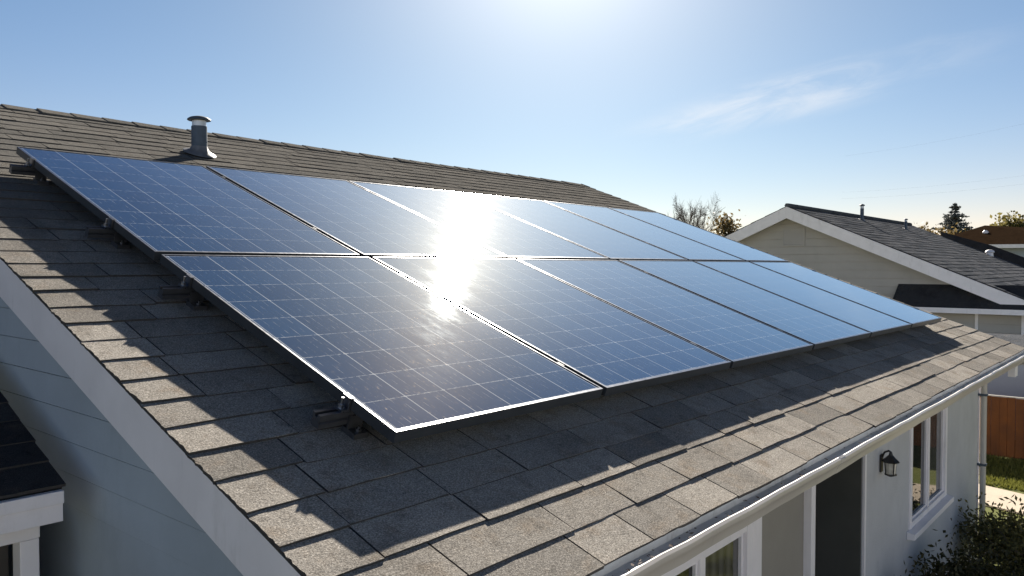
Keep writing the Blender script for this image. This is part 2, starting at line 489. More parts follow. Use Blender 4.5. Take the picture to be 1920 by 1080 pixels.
def shingles(P, u0, u1, v0, v1, expo, wlo, whi, t=.0056, jag=.003, seed=1, seg=5, skip=None):
    """courses of separate tabs with ragged edges; P maps (u, v, height) into space"""
    q = random.Random(seed); b = MB()
    k = 0; v = v0
    while v < v1-.01:
        u = u0+.002*q.uniform(-1, .5) ; first = True
        top = min(v+expo+.006, v1)
        while u < u1-.002:
            w = q.uniform(wlo, whi)
            if first: w *= q.uniform(.45, 1.0)
            e = u+w
            last = e > u1-.1
            if last: e = u1+q.uniform(-.004, .008)
            th = t*q.uniform(.65, 1.5)
            gap = q.uniform(.0018, .0038)
            a0, a1 = u+gap*(0 if first else 1), e-gap
            sk = q.uniform(-.004, .004); dv = q.uniform(-.0045, .0035)
            m_ = seg
            jl = jag if first else .0012
            bot = []; tp = []
            for i in range(m_+1):
                x = a0+(a1-a0)*i/m_
                bot.append((x+(q.uniform(-jl, jl) if i == 0 else 0), v+dv+sk*i/m_+q.uniform(-.0016, .0016), th+q.uniform(-.001, .001)))
                tp.append((x+(q.uniform(-jl, jl) if i == 0 else 0), top, .0012))
            # side points on ragged left edge
            n0 = 11 if first else 1
            left = [(a0+q.uniform(-jl, jl), v+dv+(top-v)*j/n0, th+(.0012-th)*j/n0) for j in range(1, n0)]
            poly = bot+tp[::-1]+left[::-1]
            n_ = len(poly)
            T = [P(*p_) for p_ in poly]; B = [P(p_[0], p_[1], -.004) for p_ in poly]
            b.add(T+B, [list(range(n_))]+[(i, n_+i, n_+(i+1) % n_, (i+1) % n_) for i in range(n_)])
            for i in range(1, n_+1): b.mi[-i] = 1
            u = e; first = False
        v += expo; k += 1
    return b


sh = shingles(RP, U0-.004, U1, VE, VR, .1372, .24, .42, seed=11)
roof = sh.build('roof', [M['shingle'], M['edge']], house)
dk = MB()
ridge = RP(0, VR, 0)
back = lambda v: Vector((0, ridge.y+math.cos(TH)*v, ridge.z-math.sin(TH)*v))
for (a, c_) in ((U0+.027, U1-.027),):
    dk.prism([RP(a, VE+.006, -.002), RP(a, VR, -.002), RP(a, VR, -.03), RP(a, VE+.006, -.03)], (c_-a, 0, 0))
    r0 = RP(a, VR, -.002); bk = Vector((a, 0, 0))+back(5.3)
    dk.prism([r0+Vector((0, .001, 0)), bk, bk-Vector((0, 0, .03)), r0+Vector((0, .001, -.035))], (c_-a, 0, 0))
dk.build('roof_deck', M['deck'], house)
# shingles of the far slope
PB = lambda u, v, nn=0: Vector((u, 0, 0))+back(5.3-v)+Vector((0, math.sin(TH), math.cos(TH)))*nn
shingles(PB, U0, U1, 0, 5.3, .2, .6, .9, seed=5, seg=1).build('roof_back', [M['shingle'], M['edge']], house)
# ridge cap: overlapping bent pieces
rc = MB(); u = U0-.01; q = random.Random(3)
while u < U1-.02:
    L_ = min(.26, U1+.008-u); t0 = .008+q.uniform(-.002, .003); w = .115+q.uniform(-.006, .006)
    F = lambda uu, d, h: RP(uu, VR-d, h) if d >= 0 else Vector((uu, 0, 0))+back(-d)+Vector((0, math.sin(TH), math.cos(TH)))*h
    pts = []
    for uu, h in ((u, t0+.006), (u+L_, t0)):
        ridge_t = Vector((uu, ridge.y, ridge.z+h*1.1))
        pts += [F(uu, w, .006), F(uu, w, h), F(uu, .03, h), ridge_t, F(uu, -.03, h), F(uu, -w, h), F(uu, -w, .006)]
    rc.add(pts, [(0, 7, 8, 1), (1, 8, 9, 2), (2, 9, 10, 3), (3, 10, 11, 4), (4, 11, 12, 5), (5, 12, 13, 6), tuple(range(7)), tuple(range(7, 14))])
    u += .215
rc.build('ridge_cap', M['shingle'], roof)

# rake boards
for x, dx in ((U0+.003, .022), (U1-.025, .022)):
    rb = MB()
    rb.prism([RP(x, VE+.02, -.0105), RP(x, VR, -.0105), RP(x, VR, -.148), RP(x, VE-.02, -.148)], (dx, 0, 0))
    p0 = Vector((x, 0, 0))+back(0)-Vector((0, 0, .033)); p1 = Vector((x, 0, 0))+back(5.3)-Vector((0, 0, .033))
    rb.prism([p0+Vector((0, .002, 0)), p1, p1-Vector((0, 0, .12)), p0+Vector((0, .002, -.12))], (dx, 0, 0))
    rb.build('rake_board', M['white'], house, bevel=.002)
# thin drip edge under the tabs on the near rake
de = MB(); de.prism([RP(U0-.0005, VE+.01, -.0045), RP(U0-.0005, VR, -.0045), RP(U0-.0005, VR, -.0100), RP(U0-.0005, VE+.01, -.0100)], (.026, 0, 0))
de.build('drip_edge', M['frame_dark'], house)

# walls
XW0, XW1 = U0+.055, 6.95          # outer faces of the gable walls
YW, YB = -.163, 9.05              # outer faces of front and back walls
zr = lambda y: (RP(0, 0, -.034).z + (y-RP(0, 0, -.034).y)*math.tan(TH)) if y <= ridge.y else (ridge.z-.036-(y-ridge.y)*math.tan(TH))
gw = MB()
# near gable: siding boards with a shadow groove at every lap
ex = .1045; z = -2.3235
def yr(zz):
    lo, hi = YW+.002, YB
    if zz > zr(YW+.002): lo = min((zz-zr(0))/math.tan(TH), ridge.y)
    if zz > zr(YB): hi = max(ridge.y-(zz-zr(ridge.y))/math.tan(TH), ridge.y)
    return lo, hi
def board(za, zb, xa, xb):
    l0, h0 = yr(za); l1, h1 = yr(zb)
    if h0-l0 < .05: return
    gw.add([(xa, l0, za), (xa, h0, za), (xb, h1, zb), (xb, l1, zb), (XW0+.006, l0, za), (XW0+.006, h0, za), (XW0+.006, h1, zb), (XW0+.006, l1, zb)],
           [(0, 1, 2, 3), (0, 4, 5, 1), (1, 5, 6, 2), (2, 6, 7, 3), (3, 7, 4, 0), (4, 7, 6, 5)])
while z < 1.45:
    board(z, z+.0042, XW0+.000, XW0+.000)
    board(z+.0042, z+ex, XW0-.012, XW0-.007)
    z += ex
gw.build('siding', M['siding'], house)
wl = MB()
core = lambda x, d: wl.prism([(x, YW+.12, GZ), (x, YB, GZ), (x, YB, zr(YB)-.01), (x, ridge.y, zr(ridge.y)-.01), (x, YW+.12, zr(YW+.12)-.01)], (d, 0, 0))
core(XW0+.008, .1); core(XW1-.1, .1)
wl.box((XW0+.11, YB-.1, GZ), (XW1-.102, YB-.002, zr(YB)-.02))
# front wall round its openings
ZT = -.375
D = .12
W1 = (.70, 1.905, -1.70, -.652); W2 = (4.55, 5.655, -1.395, -.60); DO = (2.66, 3.50, GZ, -.52)
def fw_(x0, x1, z0, z1): wl.box((x0, YW, z0), (x1, YW+D-.002, z1))
fw_(XW0+.002, W1[0], GZ, ZT); fw_(W1[0], W1[1], GZ, W1[2]); fw_(W1[0], W1[1], W1[3], ZT)
fw_(DO[1], W2[0], GZ, ZT); fw_(W2[0], W2[1], GZ, W2[2]); fw_(W2[0], W2[1], W2[3], ZT); fw_(W2[1], XW1, GZ, ZT)
fw_(DO[0], DO[1], DO[3], ZT)
wl.build('wall', M['stucco'], house)
pn = MB(); pn.box((W1[1]+.1, YW+.02, GZ), (DO[0]-.058, YW+D-.002, ZT)); pn.build('entry_panel', M['taupe'], house)
pi = MB(); pi.box((W1[1]+.001, YW-.012, GZ), (W1[1]+.1, YW+D-.002, ZT)); pi.box((DO[0]-.058, YW-.02, GZ), (DO[0], YW+.1, ZT))
pi.build('entry_post', M['white'], house, bevel=.003)
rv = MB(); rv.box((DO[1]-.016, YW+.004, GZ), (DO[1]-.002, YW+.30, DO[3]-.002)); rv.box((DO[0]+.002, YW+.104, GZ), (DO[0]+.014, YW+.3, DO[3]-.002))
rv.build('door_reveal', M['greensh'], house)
dr = MB(); dr.box((DO[0]+.016, YW+.26, GZ), (DO[1]-.018, YW+.30, DO[3]-.004))
for i in (0, 1):
    for z0_, z1_ in ((-2.15, -1.55), (-1.42, -.68)):
        x0_ = DO[0]+.10+i*.36; dr.box((x0_, YW+.252, z0_), (x0_+.27, YW+.262, z1_))
door = dr.build('door', M['door'], house, bevel=.004)
kn = MB(); kn.lathe([(.008, 0), (.008, .03), (.024, .036), (.028, .05), (.02, .062)], (DO[0]+.09, YW+.252, -1.45), 14, M=Matrix.Rotation(R(90), 3, 'X'))
kn.build('handle', M['galv'], door, smooth=True)
et = MB(); et.box((DO[1]-.001, YW-.014, GZ), (DO[1]+.03, YW-.001, ZT)); et.build('door_trim', M['white'], house)


def window(w, mull, sill, glass, casing=.05, head=.0):
    x0, x1, z0, z1 = w
    f = MB(); y0, y1 = YW-.012, YW+.05
    f.box((x0, y0, z0), (x0+casing, y1, z1)); f.box((x1-casing, y0, z0), (x1, y1, z1))
    f.box((x0+casing, y0+.002, z1-casing), (x1-casing, y1, z1)); f.box((x0+casing, y0+.002, z0), (x1-casing, y1, z0+casing*.8))
    for mx in mull: f.box((mx-.022, y0+.008, z0+casing*.8), (mx+.022, y1, z1-casing))
    fo = f.build('window', M['white'], house, bevel=.003)
    xs = [x0+casing]+[v for mx in mull for v in (mx-.022, mx+.022)]+[x1-casing]
    for i in range(0, len(xs), 2):
        # sash round every pane
        sa = MB(); a, c_ = xs[i]+.001, xs[i+1]-.001; zl, zh = z0+casing*.8+.001, z1-casing-.001; s_ = .018
        sa.box((a, y0+.02, zl), (a+s_, y1-.004, zh)); sa.box((c_-s_, y0+.02, zl), (c_, y1-.004, zh))
        sa.box((a+s_, y0+.02, zl), (c_-s_, y1-.004, zl+s_)); sa.box((a+s_, y0+.02, zh-s_), (c_-s_, y1-.004, zh))
        sa.build('sash', M['white'], fo)
        pa = MB(); pa.box((a+s_, y0+.034, zl+s_), (c_-s_, y0+.042, zh-s_)); pa.build('pane', glass[i//2], fo)
    if sill:
        s2 = MB(); s2.prism([(x0-.05, YW-.055, z0-.052), (x0-.05, YW-.001, z0-.058), (x0-.05, YW-.001, z0-.002), (x0-.05, YW-.055, z0-.012)], (x1-x0+.1, 0, 0))
        s2.build('sill', M['white'], fo, bevel=.003)
    return fo


window(W2, [5.10], True, [M['glass'], M['glass_curtain']])
window(W1, [1.45], True, [M['glass'], M['glass_curtain']], casing=.055)
# head trim over the near window
ht = MB(); ht.box((W1[0]-.05, YW-.012, W1[3]+.001), (W1[1]-.001, YW-.001, ZT)); ht.build('head_trim', M['white'], house, bevel=.002)
# corner board and soffit
cb_ = MB(); cb_.box((XW1-.002, YW-.012, GZ), (XW1+.012, YW+.07, ZT)); cb_.build('corner_board', M['white'], house)
ye = RP(0, VE, 0).y
sf = MB(); sf.box((XW0, ye+.0125, -.362), (U1-.036, YW+.13, -.352)); sf.build('soffit', M['soffit'], house)
fa = MB(); fa.box((U0+.036, ye+.012, -.351), (U1-.036, ye+.03, -.335)); fa.box((U0+.036, ye+.004, -.35), (U1-.036, ye+.011, -.312)); fa.build('fascia', M['white'], house)
rt_ = MB(); rt_.box((6.28, ye-.035, -.475), (6.40, ye+.02, -.363)); rt_.build('rafter_tail', M['white'], house, bevel=.003)

# gutter: one rolled profile along the eave (outside and inside painted apart)
gprof = [(.002, -.306), (.002, -.332), (-.090, -.336), (-.108, -.330), (-.113, -.312), (-.121, -.296), (-.129, -.286), (-.129, -.273),
         (-.120, -.268), (-.112, -.271), (-.111, -.277)]
gin = [(.0005, -.306), (.0005, -.328), (-.088, -.332), (-.105, -.327), (-.110, -.311), (-.118, -.295), (-.1245, -.285), (-.1245, -.274), (-.119, -.2715), (-.113, -.2735), (-.112, -.277)]
go = MB(); gs = 60; xs = [U0+.005+(U1-U0-.01)*i/gs for i in range(gs+1)]; q = random.Random(9)
wob = [q.uniform(-.0016, .0016) for _ in xs]
def gsweep(b, pr, mi):
    vs = []; fs = []; k = len(pr)
    for x, w in zip(xs, wob): vs += [(x, ye+y+w*(1 if y < -.05 else 0), z+w*.6) for y, z in pr]
    for i in range(gs):
        fs += [(i*k+j, i*k+j+1, (i+1)*k+j+1, (i+1)*k+j) for j in range(k-1)]
    b.add(vs, fs, mi)
gsweep(go, gprof, 0)
gout = go.build('gutter', M['gutter'], house, smooth=True, normals=False)
gi = MB(); gsweep(gi, gin, 0)
gi.build('gutter_lining', M['gutter_in'], gout, smooth=True, normals=False)
for x in (U0+.003, U1-.006):
    ec = MB(); ec.prism([(x, ye+y, z) for y, z in gprof[:-2]], (.003, 0, 0)); ec.build('end_cap', M['gutter'], gout)
for x in (1.62, 4.68):
    sm_ = MB(); pr = [(y-.0016 if y < -.01 else y, z-.0014) for y, z in gprof[1:9]]
    sm_.prism([(x, ye+y, z) for y, z in pr]+[(x, ye+y+.003, z+.003) for y, z in pr[::-1]], (.05, 0, 0)); sm_.build('joint', M['gutter'], gout)
# leaf litter and grit caught in the trough
lt = MB(); q = random.Random(21)
for _ in range(420):
    x = q.uniform(U0+.1, U1-.1); y = ye-q.uniform(.006, .086); a = q.uniform(0, 6.28); s_ = q.uniform(.003, .010)
    zz = -.326+q.uniform(0, .006); t_ = q.uniform(-.4, .4)
    lt.add([(x+math.cos(a)*s_, y+math.sin(a)*s_, zz+t_*s_), (x-math.sin(a)*s_*.5, y+math.cos(a)*s_*.5, zz+.002), (x-math.cos(a)*s_, y-math.sin(a)*s_, zz-t_*s_*.3+.002), (x+math.sin(a)*s_*.5, y-math.cos(a)*s_*.5, zz)], [(0, 1, 2, 3)])
tag(lt.build('leaf_litter', M['bark'], normals=False), 'dry leaf bits lying along the bottom of the gutter', 'leaf litter', kind='stuff')
ds = MB(); ds.tube([(6.90, ye-.03, -.333), (6.90, ye-.03, -.40), (6.955, YW-.045, -.52), (6.955, YW-.045, GZ+.1), (6.955, YW-.12, GZ+.05)], .026, 10)
dso = ds.build('downspout', M['gutter'], house, smooth=True)
for z in (-.75, -1.4, -2.0):
    st = MB(); st.box((6.925, YW-.074, z), (6.985, YW-.001, z+.02)); st.build('strap', M['galv'], dso)

# ------------------------------------------------------------------ wall lantern
lx, lz, ly = 3.86, -.80, YW
ln = empty('wall_lantern', (lx, ly, lz), 'small black lantern with pale glass fixed beside the two-pane window', 'lantern')
b = MB(); b.box((lx-.03, ly-.013, lz-.06), (lx+.03, ly-.001, lz+.08)); b.build('backplate', M['black'], ln, bevel=.004)
b = MB(); b.tube([(lx, ly-.012, lz+.06), (lx, ly-.03, lz+.1), (lx, ly-.06, lz+.115), (lx, ly-.075, lz+.105)], .008, 8); b.build('arm', M['black'], ln, smooth=True)
b = MB(); b.lathe([(.062, .028), (.066, .034), (.040, .058), (.022, .078), (.016, .082), (.012, .10), (.006, .112)], (lx, ly-.075, lz), 8); b.build('cap', M['black'], ln)
b = MB(); b.lathe([(.036, -.062), (.044, .027)], (lx, ly-.075, lz), 8); b.build('glass', M['lampglass'], ln)
b = MB(); b.lathe([(.014, -.086), (.03, -.078), (.046, -.072), (.046, -.063)], (lx, ly-.075, lz), 8)
for k in range(4):
    a = math.pi/4+k*math.pi/2; ca_, sa_ = math.cos(a), math.sin(a)
    b.tube([(lx+ca_*.040, ly-.075+sa_*.040, lz-.064), (lx+ca_*.049, ly-.075+sa_*.049, lz+.03)], .004, 6)
b.build('cage', M['black'], ln)

for o_ in [ln]: o_.scale = (.8, .8, .8)

# ------------------------------------------------------------------ solar array
H1, H2, GAP = 1.41622, 1.56096, .03303
ul = [0, 1.0, 2.06403, 3.13436, 4.21257, 5.25765, 6.23606]
uu = [-.00883, .97468, 2.0228, 3.08522, 4.19989, 5.25785, 6.2443]
LW, LR, LB, FD = .0075, .006, .012, .035
M['pv_low'] = pv('photovoltaic glass lower', 1.0, H1); M['pv_up'] = pv('photovoltaic glass upper', 1.0, H2)


def panel(H, pvm, label, grp):
    root = empty('solar_panel', (0, 0, 0), label, 'solar panel', grp, (TH, 0, 0))
    f = MB()
    for a, c_ in (((0, 0), (LW, H)), ((1-LR, 0), (1, H)), ((LW, 0), (1-LR, LB)), ((LW, H-LW), (1-LR, H))):
        k = len(f.f)
        f.box((a[0], a[1], -FD), (c_[0], c_[1], 0), 0)
        f.mi[k+1] = 1  # top lip silver; the sides' shade is put into their dark colour
    f.box((LW-.0005, LB-.0005, -.0115), (1-LR+.0005, H-LW+.0005, -.0075), 0)
    f.build('frame', [M['frame_dark'], M['alu']], root, local=True)
    gl = MB(); gl.box((LW, LB, -.007), (1-LR, H-LW, -.0022)); gl.build('glass', pvm, root, local=True)
    return root


def copy_tree(o, parent=None):
    c_ = o.copy(); col.objects.link(c_)
    if parent: c_.parent = parent
    for ch in o.children: copy_tree(ch, c_)
    return c_


up_labels = ['solar panel at the gable end of the ridge row, just below the vent pipe',
             'solar panel second from the gable in the ridge row, left of the sun glare',
             'solar panel third from the gable in the ridge row, sun glare at right',
             'solar panel fourth from the gable in the ridge row, glare upper left',
             'pale solar panel fifth from the gable in the ridge row, last but one there',
             'palest solar panel of the ridge row, sixth from the gable, at the far end']
lo_labels = ['nearest solar panel of the gutter row, at the gable end, with sun glare',
             'solar panel second from the gable in the gutter row, glare along its left edge',
             'blue grey solar panel third from the gable in the gutter row',
             'pale blue solar panel fourth from the gable in the gutter row',
             'pale solar panel fifth from the gable in the gutter row, last but one there',
             'palest solar panel of the gutter row, sixth from the gable, at the far corner']
for row, (H, us, v0, labels, pm) in enumerate(((H2, uu, H1+GAP, up_labels, M['pv_up']), (H1, ul, 0, lo_labels, M['pv_low']))):
    first = None
    for k in range(6):
        if first is None:
            first = o = panel(H, pm, labels[k], 'solar panels on the house roof')
        else: o = copy_tree(first)
        a = us[k]+(.013 if k else 0); c_ = us[k+1]-(.013 if k < 5 else 0)
        o.location = Vector((a, 0, 0))+E*v0+N*rnd.uniform(-.001, .001)
        o.scale = (c_-a, 1, 1)
        o['label'] = labels[k]

# rails with feet and clamps
def rail(v, us, label):
    root = empty('mounting_rail', RP(-.1, v, .011), label, 'rail', 'mounting rails under the panels', (TH, 0, 0))
    L_ = us[6]-us[0]+.16
    b = MB(); pr = [(-.018, .022), (.018, .022), (.018, .036), (.012, .040), (.018, .044), (.018, .062), (.006, .062), (.006, .052), (-.006, .052), (-.006, .062), (-.018, .062), (-.018, .044), (-.012, .040), (-.018, .036)]
    b.prism([(0, y, z) for y, z in pr], (L_, 0, 0)); b.build('rail', M['rail'], root, local=True)
    fm = None
    for k in range(7):
        b = MB(); x = .10+k*(L_-.25)/6
        b.box((x, -.06, -.008), (x+.05, .0, .009)); b.box((x, -.026, .009), (x+.05, -.0185, .05)); b.lathe([(.009, .009), (.009, .016), (.004, .016), (.004, .024)], (x+.025, -.043, 0), 6)
        b.build('foot', M['rail'], root, local=True)
    # end clamps
    for x, s_ in ((.1+us[0], -1), (.1+us[6], 1)):
        b = MB(); x_ = x+s_*.002
        a, c_ = sorted((x_, x_+s_*.006)); b.box((a, -.018, .0625), (c_, .018, .1035))
        a, c_ = sorted((x_-s_*.009, x_-s_*.0005)); b.box((a, -.018, .1008), (c_, .018, .1035))
        a, c_ = sorted((x_+s_*.0065, x_+s_*.03)); b.box((a, -.018, .0625), (c_, .018, .070))
        b.lathe([(.010, .070), (.010, .080), (.0045, .080), (.0045, .101)], (x_+s_*.019, 0, 0), 6)
        b.build('end_clamp', M['alu'], root, local=True)
    for k in range(1, 6):
        x = .1+us[k]; b = MB(); b.box((x-.005, -.016, .063), (x+.005, .016, .0995)); b.build('clamp', M['frame_dark'], root, local=True)
    return root


M['rail'] = paint('mill aluminium', (.16, .165, .18), .4, .1, 30, metal=.9)
rail(.215, ul, 'lowest mounting rail, under the gutter row of panels closest to the eave')
rail(1.18, ul, 'second lowest mounting rail, under the top of the gutter row of panels')
rail(1.845, uu, 'second highest mounting rail, under the bottom of the ridge row of panels')
rail(2.775, uu, 'highest mounting rail, under the top of the ridge row of panels closest to the ridge')

# ------------------------------------------------------------------ vent pipe on the main roof
def vent(name, loc, r, h, label, slope, rot=0, group=None, cap=True):
    x, y, z = loc
    root = empty(name, loc, label, 'vent pipe', group)
    b = MB(); b.lathe([(r, -.03), (r, h*.72)], loc, 24); b.lathe([(r*1.03, h*.30), (r*1.03, h*.32)], loc, 24); b.build('pipe', M['galv'], root, smooth=True)
    b = MB(); b.lathe([(r*.9, h*.72), (r*.9, h*.87)], loc, 24); b.build('collar', M['galv_light'], root, smooth=True)
    b = MB(); b.lathe([(r*.6, h*.885), (r*1.46, h*.875), (r*1.52, h*.89), (r*1.46, h*.915), (r*1.15, h*.955), (r*.6, h*.985), (.001, h)], loc, 28); b.build('cap', M['galv'], root, smooth=True)
    S = Matrix.Rotation(slope, 3, 'X')
    b = MB(); vs = []; fs = []; n_ = 28
    prof = [(2.1, .004, 1), (2.0, .012, 1), (1.6, .018, 1), (1.22, .030, .6), (1.08, .045, .3), (1.03, .055, 0)]
    for rr, hh, k in prof:
        for i in range(n_):
            a = 2*math.pi*i/n_; px, py = rr*r*math.cos(a), rr*r*math.sin(a)
            vs.append(Vector((x+px, y+py, z+hh*r/.055+py*math.tan(slope)*(k if k else .15))))
    for j in range(len(prof)-1): fs += [(j*n_+i, j*n_+(i+1) % n_, (j+1)*n_+(i+1) % n_, (j+1)*n_+i) for i in range(n_)]
    b.add(vs, fs); b.build('flashing', M['lead'], root, smooth=True)
    return root


vb = RP(1.365, 3.82, .012)
vent('vent_pipe', tuple(vb), .052, .262, 'capped dark grey vent pipe standing on the shingles above the panels', TH)

# ------------------------------------------------------------------ low wing beside the gable wall (lower left of the view)
wing = empty('porch', (-1.2, 2.2, GZ), 'low porch with dark shingled roof and white fascia beside the gable wall', 'porch')
wo = Vector((0, .925, -.205))
WP = lambda u, v, nn=0: Vector((u, 0, 0))+wo+E*v+N*nn
WX1 = U0-.048
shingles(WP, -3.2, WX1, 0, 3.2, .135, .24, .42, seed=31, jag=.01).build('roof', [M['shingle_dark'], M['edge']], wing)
b = MB(); b.prism([WP(-3.2, .01, -.003), WP(-3.2, 3.2, -.003), WP(-3.2, 3.2, -.03), WP(-3.2, .01, -.03)], (WX1+3.2-.006, 0, 0)); b.build('roof_deck', M['deck'], wing)
b = MB(); b.box((-3.2, .905, -.255), (WX1-.012, .93, -.217)); b.box((-3.2, .915, -.31), (WX1-.012, .935, -.2555)); b.build('fascia', M['white'], wing, bevel=.002)
b = MB(); b.box((-3.2, 1.05, -.385), (WX1-.03, 1.12, -.312)); b.box((WX1-.085, 1.052, GZ), (WX1-.032, 1.118, -.386)); b.build('post', M['post'] if 'post' in M else M['white'], wing, bevel=.003)
b = MB(); b.box((-3.2, .937, -.3115), (WX1-.012, 1.049, -.306)); b.build('soffit', M['soffit'], wing)
b = MB(); b.box((-3.2, 1.14, GZ), (WX1-.09, 1.2, -.39)); b.build('screen', M['door'], wing)
b = MB(); b.box((-3.2, 1.3, GZ), (WX1-.05, 3.6, -.33)); b.build('wall', M['taupe'], wing)

# ------------------------------------------------------------------ neighbouring beige house
nb = empty('house', (22, 5.5, GZ), 'beige gabled house next door with grey shingle roof and louvred gable vent', 'house')
NP = .435; ry, rz = 5.814, 1.93
zs = lambda y: rz-NP*abs(y-ry)
NX0, NX1 = 17.6, 29.0
yl, yr_ = 9.6, -1.7
def slab(x0, x1, ya, yb, dz0, dz1, b, mi=0):
    b.prism([(x0, ya, zs(ya)+dz0), (x0, yb, zs(yb)+dz0), (x0, yb, zs(yb)+dz1), (x0, ya, zs(ya)+dz1)], (x1-x0, 0, 0), mi)
def NS(side):
    L_ = (ry-yr_)/math.cos(math.atan(NP)); a = math.atan(NP)
    return lambda u, v, nn=0: Vector((u, ry-side*(L_-v)*math.cos(a), rz-(L_-v)*math.sin(a)))+Vector((0, -side*math.sin(a), math.cos(a)))*nn
Ls = (ry-yr_)/math.cos(math.atan(NP))
shn = shingles(NS(1), NX0, NX1, 0, Ls, .2, .35, .8, t=.009, seed=41, seg=1, jag=.01)
k0 = shingles(NS(-1), NX0, NX1, Ls-4.2, Ls, .4, .8, 1.4, t=.009, seed=42, seg=1)
k_ = len(shn.f); shn.add(k0.v, k0.f); shn.mi[k_:] = k0.mi
nroof = shn.build('roof', [M['shingle_far'], M['edge_far']], nb)
b = MB(); slab(NX0+.02, NX1-.02, yr_+.02, ry, -.004, -.12, b); slab(NX0+.02, NX1-.02, yl, ry+.001, -.004, -.12, b); b.build('roof_deck', M['deck'], nb)
b = MB(); b.tube([(NX0, ry, rz+.012), (NX1, ry, rz+.012)], .06, 6); b.build('ridge_cap', M['shingle_far'], nroof)
b = MB(); slab(NX0-.03, NX0+.018, yr_, ry, -.02, -.30, b); slab(NX0-.03, NX0+.018, yl, ry+.001, -.02, -.30, b); b.build('rake_board', M['white'], nb)
# gable siding boards with a groove at every lap
b = MB(); z = GZ
def nboard(za, zb, xa):
    hw0 = (rz-.13-za)/NP; hw1 = max((rz-.13-zb)/NP, .02)
    a0, c0 = max(ry-hw0, yr_+.25), min(ry+hw0, yl-.25); a1, c1 = max(ry-hw1, yr_+.25), min(ry+hw1, yl-.25)
    b.add([(xa, a0, za), (xa, c0, za), (xa, c1, zb), (xa, a1, zb), (18.03, a0, za), (18.03, c0, za), (18.03, c1, zb), (18.03, a1, zb)],
          [(0, 1, 2, 3), (0, 4, 5, 1), (1, 5, 6, 2), (2, 6, 7, 3), (3, 7, 4, 0), (4, 7, 6, 5)])
while z < rz-.3:
    nboard(z, z+.012, 18.012); nboard(z+.012, z+.19, 17.985); z += .19
b.box((18.03, yr_+.25, GZ), (28.7, yr_+.35, zs(yr_+.3)-.14)); b.box((18.03, yl-.35, GZ), (28.7, yl-.25, zs(yl-.3)-.14))
b.prism([(28.7, yr_+.25, GZ), (28.7, yl-.25, GZ), (28.7, yl-.25, zs(yl-.25)-.13), (28.7, ry, rz-.14), (28.7, yr_+.25, zs(yr_+.25)-.13)], (.05, 0, 0))
b.build('wall', M['beige'], nb)
gv = MB(); y0_, y1_, z0_, z1_ = 5.50, 6.07, .95, 1.42
for a, c_ in (((y0_, z0_), (y0_+.04, z1_)), ((y1_-.04, z0_), (y1_, z1_)), ((y0_+.04, z0_), (y1_-.04, z0_+.04)), ((y0_+.04, z1_-.04), (y1_-.04, z1_))):
    gv.box((17.965, a[0], a[1]), (17.984, c_[0], c_[1]))
z = z0_+.05
while z < z1_-.06: gv.add([(17.972, y0_+.04, z), (17.972, y1_-.04, z), (17.98, y1_-.04, z+.05), (17.98, y0_+.04, z+.05)], [(0, 1, 2, 3)]); z += .055
gv.build('gable_vent', M['beige'], nb)
# pent roof over the ground floor and its fascia, hipped at the left end
b = MB(); zt, zb = .055, -.43
T = [(17.98, 3.36, zt), (17.98, yr_-.4, zt), (17.47, yr_-.4, zb), (17.47, 3.40, zb)]
b.prism(T, (0, 0, -.05)); b.build('pent_roof', M['shingle_dark'], nb)
b = MB(); b.box((17.44, yr_-.4, -.545), (17.50, 3.40, -.482)); b.box((17.44, yr_-.4, -.4815), (17.48, 3.40, -.436)); b.build('fascia', M['white'], nb)
b = MB(); b.box((17.50, yr_-.4, -.54), (17.97, 3.38, -.50)); b.build('soffit', M['soffit'], nb)
for y in (1.79, .94):
    b = MB(); b.box((17.955, y-.03, GZ), (17.984, y+.03, -.545)); b.build('trim_board', M['white'], nb)
# block added past the far rake, its dark colour standing for a roof shadow
b = MB()
b.prism([(29.06, 4.85, zs(4.85)-.1), (29.06, 4.85, 1.66), (29.06, 3.33, 1.162), (29.06, 2.40, .744), (29.06, -1.9, -1.10), (29.06, -1.9, zs(-1.9)-.1)], (4.5, -.2, -.3)); b.build('shadow_wedge', M['shingle_dark'], nb)
b = MB(); b.prism([(29.1, -1.7, GZ), (33.4, -1.9, GZ), (33.4, 4.4, GZ), (29.1, 4.6, GZ)], (0, 0, zs(-1.9)-.5-GZ)); b.build('shadow_wedge_wall', M['bluewall'], nb)  # made-up wall carrying the shadow wedge

vent('vent_pipe', (22.3, 5.46, zs(5.46)), .05, .47, 'taller vent pipe on the roof of the beige house', math.atan(NP), group='vent pipes of the beige house')
vent('vent_pipe', (25.6, 5.12, zs(5.12)), .042, .34, 'shorter vent pipe near the far end of the beige house roof', math.atan(NP), group='vent pipes of the beige house')
rv_ = empty('roof_vent', (28.3, 3.25, zs(3.25)), 'small white hooded roof vent low on the beige house roof', 'roof vent')
b = MB(); b.lathe([(.11, -.05), (.10, .08), (.14, .10), (.12, .15), (.05, .19)], (28.3, 3.25, zs(3.25)), 14); b.build('hood', M['white'], rv_, smooth=True)

